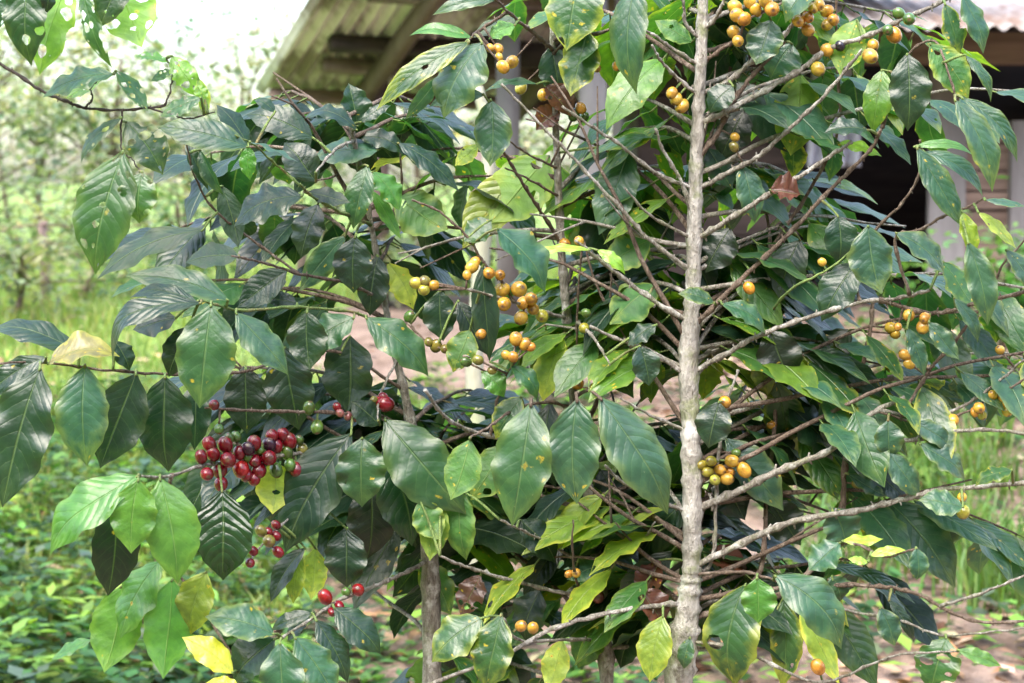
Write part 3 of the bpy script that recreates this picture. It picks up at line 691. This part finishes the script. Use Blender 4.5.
# ------------------------------------------------------------------ ground
def ground_material():
    b = NB('ground_soil_and_turf'); v = b.coord('Object'); xyz = b.n('SeparateXYZ'); b.set(xyz.inputs[0], v)
    n1 = b.noise(1.1, 5, v, .6); n2 = b.noise(9, 6, v, .7); n3 = b.noise(45, 4, v, .7)
    soil = b.mix(b.ramp(n2, .35, .65), (.13, .085, .062), (.27, .195, .155)); soil = b.mix(b.ramp(n3, .5, .72), soil, (.10, .06, .045))
    turf = b.mix(b.ramp(n2, .35, .65), (.11, .19, .035), (.20, .29, .06)); turf = b.mix(b.ramp(n3, .55, .75), turf, (.28, .30, .12))
    m = b.math('ADD', b.math('MULTIPLY', b.math('SUBTRACT', -.15, xyz.outputs[0]), 2.0), b.math('MULTIPLY', b.math('SUBTRACT', xyz.outputs[1], 6.3), .55))
    ds = b.n('VectorMath', operation='DISTANCE'); b.set(ds.inputs[0], b.mapped(v, (1, 1, 0))); ds.inputs[1].default_value = (.35, 8.3, 0)
    m = b.math('ADD', m, b.math('MULTIPLY', b.math('SUBTRACT', n1, .5), 3.0))
    m = b.math('SUBTRACT', m, b.ramp(b.math('ADD', ds.outputs['Value'], b.math('MULTIPLY', n1, .5)), 2.1, 1.4, 0, 6))
    c = b.mix(b.ramp(m, -.1, .35), soil, turf)
    return b.done(b.bsdf(Base_Color=c, Roughness=.95, Normal=b.bump(b.math('ADD', n2, n3), .6, .03)).outputs[0])
xs = sorted(set([-300, -150, -80, -50, -30, -20, -15]+list(np.arange(-10, 10.1, .25))+[13, 18, 25, 40, 70, 150, 300]))
ys = sorted(set([-60, -30, -20, -12, -6]+[-14, -10, -8, -5, -4]+list(np.arange(-3, 20.1, .25))+[23, 27, 35, 50, 80, 140, 300, 600]))
gm = MB(); gv = [(x, y, H(x, y) if y < 60 else H(x, 60)) for y in ys for x in xs]; nx = len(xs)
gm.add(gv, [(j*nx+i, j*nx+i+1, (j+1)*nx+i+1, (j+1)*nx+i) for j in range(len(ys)-1) for i in range(nx-1)])
tag(gm.build('ground', ground_material()), kind='structure')

# generic small-leaf batches
def quad_leaf(mb, c, d, nrm, L, W, col):
    c = Vector(c); d = d.normalized(); s_ = d.cross(nrm)
    if s_.length < 1e-4: s_ = d.orthogonal()
    s_.normalize(); n2 = s_.cross(d)
    mb.cur = (col, (0, 0, 0), 0)
    mb.add([c, c+d*L*.45+s_*W*.5+n2*L*.06, c+d*L, c+d*L*.45-s_*W*.5+n2*L*.06, c+d*L*.5], [(0, 4, 1), (1, 4, 2), (2, 4, 3), (3, 4, 0)])

# grass of the lawn
g = MB()
def blade(x, y, h, wd, col):
    b0 = Vector((x, y, H(x, y)-.005)); a = rnd(0, 6.28); s_ = Vector((math.cos(a), math.sin(a), 0))*wd; ln = Vector((rnd(-.5, .5), rnd(-.5, .5), 0))*h
    g.cur = (col, (0, 0, 0), 0)
    g.add([b0-s_, b0+s_, b0+s_*.8+ln*.3+Vector((0, 0, h*.6)), b0-s_*.8+ln*.3+Vector((0, 0, h*.6)), b0+ln+Vector((0, 0, h*.9))], [(0, 1, 2, 3), (3, 2, 4)])
def in_lawn(x, y):
    if math.hypot(x-.35, y-8.3)+.25*mnoise.noise(Vector((x*2, y*2, 9))) < 1.6: return False
    return (-.15-x)*2.0+(y-6.3)*.5+3*.4*mnoise.noise(Vector((x*1.1, y*1.1, 3))) > 0
k = 0
while k < 26000:
    y = 4.6+8*random.random()**1.3; x = rnd(-.36, .36)*y
    if not in_lawn(x, y): continue
    k += 1; blade(x, y, rnd(.04, .12), rnd(.003, .006), jitc((.20, .29, .075) if random.random() < .8 else (.30, .28, .14), .25))
for _ in range(34):
    x0 = rnd(.9, 1.9); y0 = rnd(4.7, 6.4)
    for _ in range(55): blade(x0+random.gauss(0, .07), y0+random.gauss(0, .07), rnd(.10, .28), rnd(.003, .006), jitc((.11, .20, .045), .25))
tag(g.build('grass', M_SMALL, attrs=True), 'short bright green grass growing over the clearing', 'grass', kind='stuff')

gc = MB()                                                  # creeping weeds, lower left and under the shrubs
for _ in range(3600):
    y = rnd(3.7, 6.8); x = rnd(-.36, .33)*y
    if x > -.12*y and random.random() < (.35 if x < .5 else .80): continue
    c0 = Vector((x, y, H(x, y))); hh = rnd(.02, .16); col = jitc(random.choice([(.035, .10, .025), (.06, .15, .035), (.14, .27, .05), (.025, .07, .028), (.08, .13, .08), (.18, .33, .055)]), .2)
    for q in range(random.randint(4, 8)):
        d = rdir(-.1, .5); quad_leaf(gc, c0+Vector((rnd(-.05, .05), rnd(-.05, .05), hh*rnd(.4, 1))), d, Vector((0, 0, 1)), rnd(.03, .085), rnd(.018, .045), jitc(col, .12))
tag(gc.build('ground_cover', M_SMALL, attrs=True), 'low leafy weeds carpeting the soil', 'weeds', kind='stuff')
lt = MB()
for _ in range(3200):
    y = rnd(3.6, 8.5); x = rnd(-.36, .38)*y
    if x < 0 and y > 5.5 and random.random() < .8: continue
    d = rdir(-.15, .3); quad_leaf(lt, (x, y, H(x, y)+rnd(.005, .03)), d, Vector((rnd(-.5, .5), rnd(-.5, .5), 1)), rnd(.05, .12), rnd(.025, .05), jitc(random.choice([(.22, .13, .085), (.34, .24, .17), (.13, .07, .05), (.42, .32, .24), (.28, .15, .09)]), .2))
tag(lt.build('leaf_litter', M_LITTER, attrs=True), 'brown fallen leaves strewn over the soil', 'fallen leaves', kind='stuff')

# ------------------------------------------------------------------ trees and shrubs behind
def tree(name, px, dist, wide, tall, foot, nleaf, ls, cols, label, cat, group=None, trunk_r=.04, squash=1.0, mat=None):
    x = (px-CX)/FPX*dist; b0 = Vector((x, dist, H(x, dist)))
    root = thing(name, b0, label, cat, group)
    t = MB(b0); top = b0+Vector((rnd(-.1, .1), 0, tall*.8)); mid = b0.lerp(top, .5)+Vector((rnd(-.12, .12), rnd(-.1, .1), 0))
    main = smooth_pts([b0-Vector((0, 0, .05)), mid, top], 6); t.tube(main, np.linspace(trunk_r, trunk_r*.3, len(main)), 8, jit=.08)
    cr = MB(b0); ncl = max(9, int(nleaf/45))
    for _ in range(ncl):
        q = rdir(); r = random.random()**.45
        cc = b0+Vector((q.x*r*wide/2, q.y*r*wide/2*squash, foot+(tall-foot)*(.5+.5*q.z*r)))
        st = main[min(len(main)-1, int(len(main)*max(.15, min(.95, (cc.z-b0.z)/tall*.8))))]
        if random.random() < .6: t.tube([st, st.lerp(cc, .5)+Vector((0, 0, .06)), cc], [trunk_r*.35, trunk_r*.25, trunk_r*.1], 5)
        col = jitc(random.choice(cols), .2); sg = rnd(.06, .16)*wide
        for _ in range(int(nleaf/ncl)):
            p = cc+Vector((random.gauss(0, sg), random.gauss(0, sg), random.gauss(0, sg*.75)))
            if p.z < b0.z+.02: p.z = b0.z+rnd(.02, .2)
            quad_leaf(cr, p, rdir(-.8, .4), Vector((rnd(-.6, .6), rnd(-.6, .6), 1)), ls*rnd(.6, 1.3), ls*rnd(.3, .55), jitc(col, .15))
    t.build('trunk', mat or M_BROWN, root); cr.build('crown', M_SMALL, root, attrs=True)
PALE = [(.24, .27, .19), (.34, .37, .28), (.18, .22, .15), (.38, .40, .31)]  # leaf colours lightened: distant haze and overexposure are put into them
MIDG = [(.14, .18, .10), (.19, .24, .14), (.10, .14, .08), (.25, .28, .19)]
DEEP = [(.06, .13, .05), (.09, .17, .06), (.07, .15, .07)]
THL = {-40: 'pale bushy thicket tree cut off by the left edge of the photo', 40: 'pale bushy tree straight behind the leaning fence post', 115: 'darker low bushy tree of the thicket behind the large hanging eaten leaf', 185: 'pale wide bushy tree above the dark bush on the lawn', 250: 'pale low bushy tree below the left corner of the shed roof', 325: 'darker bushy tree behind the top of the red-fruited shrub', 420: 'pale bushy tree seen under the shed roof between its posts', 520: 'darker bushy tree seen through the shed behind the grey post', 630: 'pale bushy tree hidden far behind the pale coffee trunk', -110: 'tall pale tree at the far left whose crown rises above the thicket', 10: 'farthest tall tree, thin pale crown against the white sky'}
GT = 'trees in the thicket behind the clearing'
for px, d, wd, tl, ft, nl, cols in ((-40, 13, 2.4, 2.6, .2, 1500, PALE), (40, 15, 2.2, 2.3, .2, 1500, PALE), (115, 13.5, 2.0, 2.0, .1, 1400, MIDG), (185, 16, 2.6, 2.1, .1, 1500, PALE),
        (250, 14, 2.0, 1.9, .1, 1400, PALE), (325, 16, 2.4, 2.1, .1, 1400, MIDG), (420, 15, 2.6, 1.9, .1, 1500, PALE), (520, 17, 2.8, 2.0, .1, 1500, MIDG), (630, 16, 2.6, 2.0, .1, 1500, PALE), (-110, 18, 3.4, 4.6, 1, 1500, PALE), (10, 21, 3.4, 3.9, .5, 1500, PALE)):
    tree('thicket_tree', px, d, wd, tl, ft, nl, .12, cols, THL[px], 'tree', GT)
for px, d, wd, tl, lab in ((75, 9.6, 1.1, .7, 'low loose bush beside the wire fence'), (180, 9.3, .8, .75, 'dark blue-green bush standing on the lawn behind the eaten leaf'), (10, 8.2, .9, .55, 'small pale bush at the foot of the wire fence, far left'), (430, 9.2, .9, .5, 'low bush on the grass seen between the shed posts')):
    tree('bush', px, d, wd, tl, 0, 800, .07, DEEP if px == 180 else MIDG, lab, 'bush', trunk_r=.02)
tree('bush', 995, 7.1, 1.0, .62, 0, 1100, .07, [(.08, .2, .06), (.10, .24, .07)], 'fresh green bush in front of the plank hut', 'bush', trunk_r=.02)
tree('bush', 880, 6.6, .7, .4, 0, 700, .06, MIDG, 'small green bush on bare soil behind the pale trunked coffee tree', 'bush', trunk_r=.02)
# slim bare trunk in mid-distance behind the cherries
tb = Vector(((478-CX)/FPX*4.6, 4.6, 0)); tb.z = H(tb.x, tb.y)
sap = thing('sapling', tb, 'slim grey-green bare sapling trunk behind the middle shrub', 'sapling')
mbs = MB(tb); sp = smooth_pts([tb-Vector((0, 0, .05)), tb+Vector((.01, 0, .35)), tb+Vector((-.01, 0, .75)), tb+Vector((.03, .02, 1.3)), tb+Vector((.0, .05, 1.5))], 6)
mbs.tube(sp, np.linspace(.036, .014, len(sp)), 10, jit=.05); mbs.build('trunk', bark_material('smooth_grey_bark', (.26, .26, .19), (.34, .33, .26), (.30, .33, .2), 20), sap)
# ------------------------------------------------------------------ wire fence on the left
M_WOOD = simple('weathered_mauve_timber', (.13, .088, .082), (.21, .155, .145), 14, .8, (1, 1, .15), .4)
M_GREY = simple('grey_painted_timber', (.15, .14, .145), (.23, .22, .225), 10, .7, (1, 1, .2), .3)
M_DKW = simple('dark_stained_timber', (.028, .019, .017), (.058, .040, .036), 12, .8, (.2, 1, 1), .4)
M_PLANK = simple('grey_brown_planks', (.13, .088, .072), (.25, .18, .15), 9, .85, (.15, 1, 3), .5)
M_WIRE = simple('rusty_wire', (.14, .08, .06), (.22, .15, .12), 60, .6)
fb = P(42, 300, 9.2); fb.z = H(fb.x, fb.y)
fen = thing('wire_fence', fb, 'rough fence of thin rusty wires on leaning wooden posts, far left', 'fence')
for px, d in ((42, 9.2), (-60, 8.8), (300, 10.9)):
    x = (px-CX)/FPX*d; q = MB(fb); z0 = H(x, d); q.tube([(x, d, z0-.1), (x+.02, d, z0+.25), (x+.01, d, z0+.50)], [.034, .03, .027], 8, jit=.15); q.build('post', M_WOOD, fen)
for hz_ in (.18, .32, .46):
    pts = []
    for i, (px, d) in enumerate(((-60, 8.8), (-10, 9.0), (42, 9.2), (115, 9.7), (190, 10.2), (245, 10.55), (300, 10.9))):
        x = (px-CX)/FPX*d; pts.append((x, d-.06, H(x, d)+hz_-(.04 if i % 2 else 0)+rnd(-.02, .02)))
    q = MB(fb); sp = smooth_pts(pts, 6); q.tube(sp, [.006]*len(sp), 5); q.build('wire', M_WIRE, fen)

# ------------------------------------------------------------------ open shed with corrugated roof
def roof_material(name, c1, c2, stain):
    b = NB(name); v = b.coord('Object')
    n1 = b.noise(2.2, 5, v, .65); n2 = b.noise(16, 5, b.mapped(v, (1, 1, .5)), .7)
    c = b.mix(b.ramp(n2, .35, .65), c1, c2); c = b.mix(b.ramp(b.math('ADD', n1, b.math('MULTIPLY', n2, .35)), .62, .80), c, stain)
    return b.done(b.bsdf(Base_Color=c, Roughness=.6, Metallic=0.0, Normal=b.bump(n2, .15, .01)).outputs[0])
M_ROOF = roof_material('old_corrugated_iron', (.74, .68, .73), (.86, .80, .85), (.28, .23, .22))
M_ROOF2 = roof_material('bleached_corrugated_iron', (.22, .195, .19), (.31, .285, .275), (.16, .11, .09))
def corrugated(org, eave, slope, lu, lt_, pitch, amp, off):
    """wavy sheet, really 2 mm thick; grooves run along the slope"""
    mb = MB(off); nrm = Vector(eave).cross(Vector(slope)).normalized()
    if nrm.z < 0: nrm = -nrm
    n = int(lu/pitch*8); R_ = 7; vs = []; fs = []
    for lay in (0, 1):
        for i in range(n+1):
            u = lu*i/n; wv = amp*math.cos(2*math.pi*u/pitch)
            for k in range(R_): vs.append(Vector(org)+Vector(eave)*u+Vector(slope)*(lt_*k/(R_-1))+nrm*(wv-.002*lay))
    N = (n+1)*R_
    for lay in (0, 1):
        for i in range(n):
            for k in range(R_-1):
                f = (lay*N+i*R_+k, lay*N+(i+1)*R_+k, lay*N+(i+1)*R_+k+1, lay*N+i*R_+k+1); fs.append(f if lay == 0 else f[::-1])
    for i in range(n):
        for k in (0, R_-1): fs.append((i*R_+k, N+i*R_+k, N+(i+1)*R_+k, (i+1)*R_+k))
    for k in range(R_-1):
        for i in (0, n): fs.append((i*R_+k, i*R_+k+1, N+i*R_+k+1, N+i*R_+k))
    mb.add(vs, fs); return mb
TH, SL = rad(27), rad(24)
C0 = P(255, 91, 9.0); E = Vector((math.cos(TH), math.sin(TH), 0)); S = Vector((math.sin(TH)*math.cos(SL), -math.cos(TH)*math.cos(SL), math.sin(SL)))
NR = E.cross(S).normalized(); NR = NR if NR.z > 0 else -NR
sb0 = Vector((C0.x+1.2, 9.2, 0)); sb0.z = H(sb0.x, sb0.y)
shed = thing('open_shed', sb0, 'open shed with rusty corrugated iron lean-to roof on wooden posts', 'shed')
corrugated(C0, E, S, 3.0, 2.6, .082, .019, sb0).build('roof', M_ROOF, shed)
def onroof(u, t, dn=0): return C0+E*u+S*t-NR*dn
for u0, t0, mt, wd, hh in ((.06, .06, M_PLANK, .045, .07), (.24, .40, M_WOOD, .06, .065), (.20, .64, M_DKW, .06, .075), (.22, 1.15, M_WOOD, .06, .08), (.22, 1.7, M_WOOD, .06, .08), (.22, 2.3, M_WOOD, .06, .08)):
    q = MB(sb0); q.beam(onroof(u0, t0, .02+hh/2), onroof(2.9, t0, .02+hh/2), wd, hh, up=NR); q.build('purlin', mt, shed)
for u0 in (.52, 1.5, 2.5):
    q = MB(sb0); q.beam(onroof(u0, .0, .13), onroof(u0, 2.5, .13), .07, .09, up=NR); q.build('rafter', M_WOOD, shed)
for px, d, wd, mt, zt in ((378, 9.15, .115, M_WOOD, None), (508, 8.6, .12, M_GREY, None), (592, 8.2, .13, M_GREY, None), (478, 10.2, .1, M_WOOD, None)):
    x = (px-CX)/FPX*d; z0 = H(x, d)
    # height of the roof plane above this foot
    zr = C0.z+((Vector((x, d, 0))-C0).x*-NR.x+(d-C0.y)*-NR.y)/NR.z
    q = MB(sb0); q.beam((x, d, z0-.1), (x, d, min(zr-.05, z0+3.2)), wd, wd, up=Vector((0, 1, 0))); q.build('post', mt, shed)
q = MB(sb0); a = P(392, 50, 8.9); b_ = P(700, 62, 8.6); q.beam(a, b_, .07, .13); q.build('tie_beam', M_DKW, shed)

# ------------------------------------------------------------------ plank hut on the right
HY = 8.8
def hx(px, d=HY): return (px-CX)/FPX*d
def hz(py, d=HY): return P(512, py, d).z
hb = Vector((hx(900), HY, H(hx(900), HY)))
hut = thing('plank_hut', hb, 'dark weathered plank hut with an open doorway and pale corrugated iron eave', 'hut')
def planks(x0, x1, z0, z1, y):
    q = MB(hb); z = z0
    while z < z1-.02:
        h = rnd(.10, .15); h = min(h, z1-z); q.box(((x0+x1)/2+rnd(-.02, .02), y+rnd(-.008, .008), z+h/2), (x1-x0, .025, h-.012), Matrix.Rotation(rnd(-.004, .004), 3, 'Y')); z += h
    return q
zb = H(hx(900), HY)-.1; ztop = hz(22)
planks(hx(955), hx(1200), zb, hz(122), HY).build('wall', M_PLANK, hut, smooth=False)
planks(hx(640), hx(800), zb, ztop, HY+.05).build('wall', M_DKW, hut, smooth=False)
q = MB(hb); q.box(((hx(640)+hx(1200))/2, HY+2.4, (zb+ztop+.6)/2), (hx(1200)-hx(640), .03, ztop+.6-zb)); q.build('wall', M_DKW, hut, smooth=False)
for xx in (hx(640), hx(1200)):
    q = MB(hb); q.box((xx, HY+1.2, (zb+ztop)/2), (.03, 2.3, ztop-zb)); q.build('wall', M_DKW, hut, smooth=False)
q = MB(hb); q.box((hx(943), HY-.03, (zb+hz(45))/2), (.19, .05, hz(45)-zb)); q.build('door_jamb', M_GREY, hut, smooth=False)
q = MB(hb); q.box((hx(1012), HY-.05, (zb+hz(122))/2), (.075, .06, hz(122)-zb)); q.build('post', M_GREY, hut, smooth=False)
q = MB(hb); q.box(((hx(800)+hx(1200))/2, HY-.07, hz(52)), (hx(1200)-hx(800), .09, .16)); q.build('lintel', M_PLANK, hut, smooth=False)
q = MB(hb); q.box(((hx(610)+hx(690))/2, HY-.35, hz(2)), (hx(690)-hx(610), .04, .2)); q.build('gutter_board', M_GREY, hut, smooth=False)
ro = Vector((hx(640), HY-.75, hz(30, HY-.75)))
corrugated(ro, Vector((1, 0, 0)), Vector((0, math.cos(rad(14)), math.sin(rad(14)))), hx(1250)-hx(640), 3.4, .09, .014, hb).build('roof', M_ROOF2, hut)
# cloth hanging in the doorway
cb = Vector((hx(828), HY-.12, hz(168))); cl = MB(cb); nI, nJ = 22, 16; vs = []
for j in range(nJ+1):
    for i in range(nI+1):
        s_ = i/nI-.5; t = j/nJ
        vs.append(cb+Vector((s_*(.20+.06*t)*1.1, .03*math.sin(s_*22+t*2)*(.4+t)+.01*math.sin(9*t), .55*(1-t))))
cl.add(vs, [(j*(nI+1)+i, j*(nI+1)+i+1, (j+1)*(nI+1)+i+1, (j+1)*(nI+1)+i) for j in range(nJ) for i in range(nI)])
ob = cl.build('hanging_cloth', simple('grey_blue_cotton', (.30, .31, .38), (.40, .41, .48), 30, .9), loc=cb)
md = ob.modifiers.new('thickness', 'SOLIDIFY'); md.thickness = .004
tag(ob, 'grey-blue cloth hung up in the dark hut doorway', 'cloth')
print('leaf counts', RED.count, MID.count, PAL.count, EAT.count)
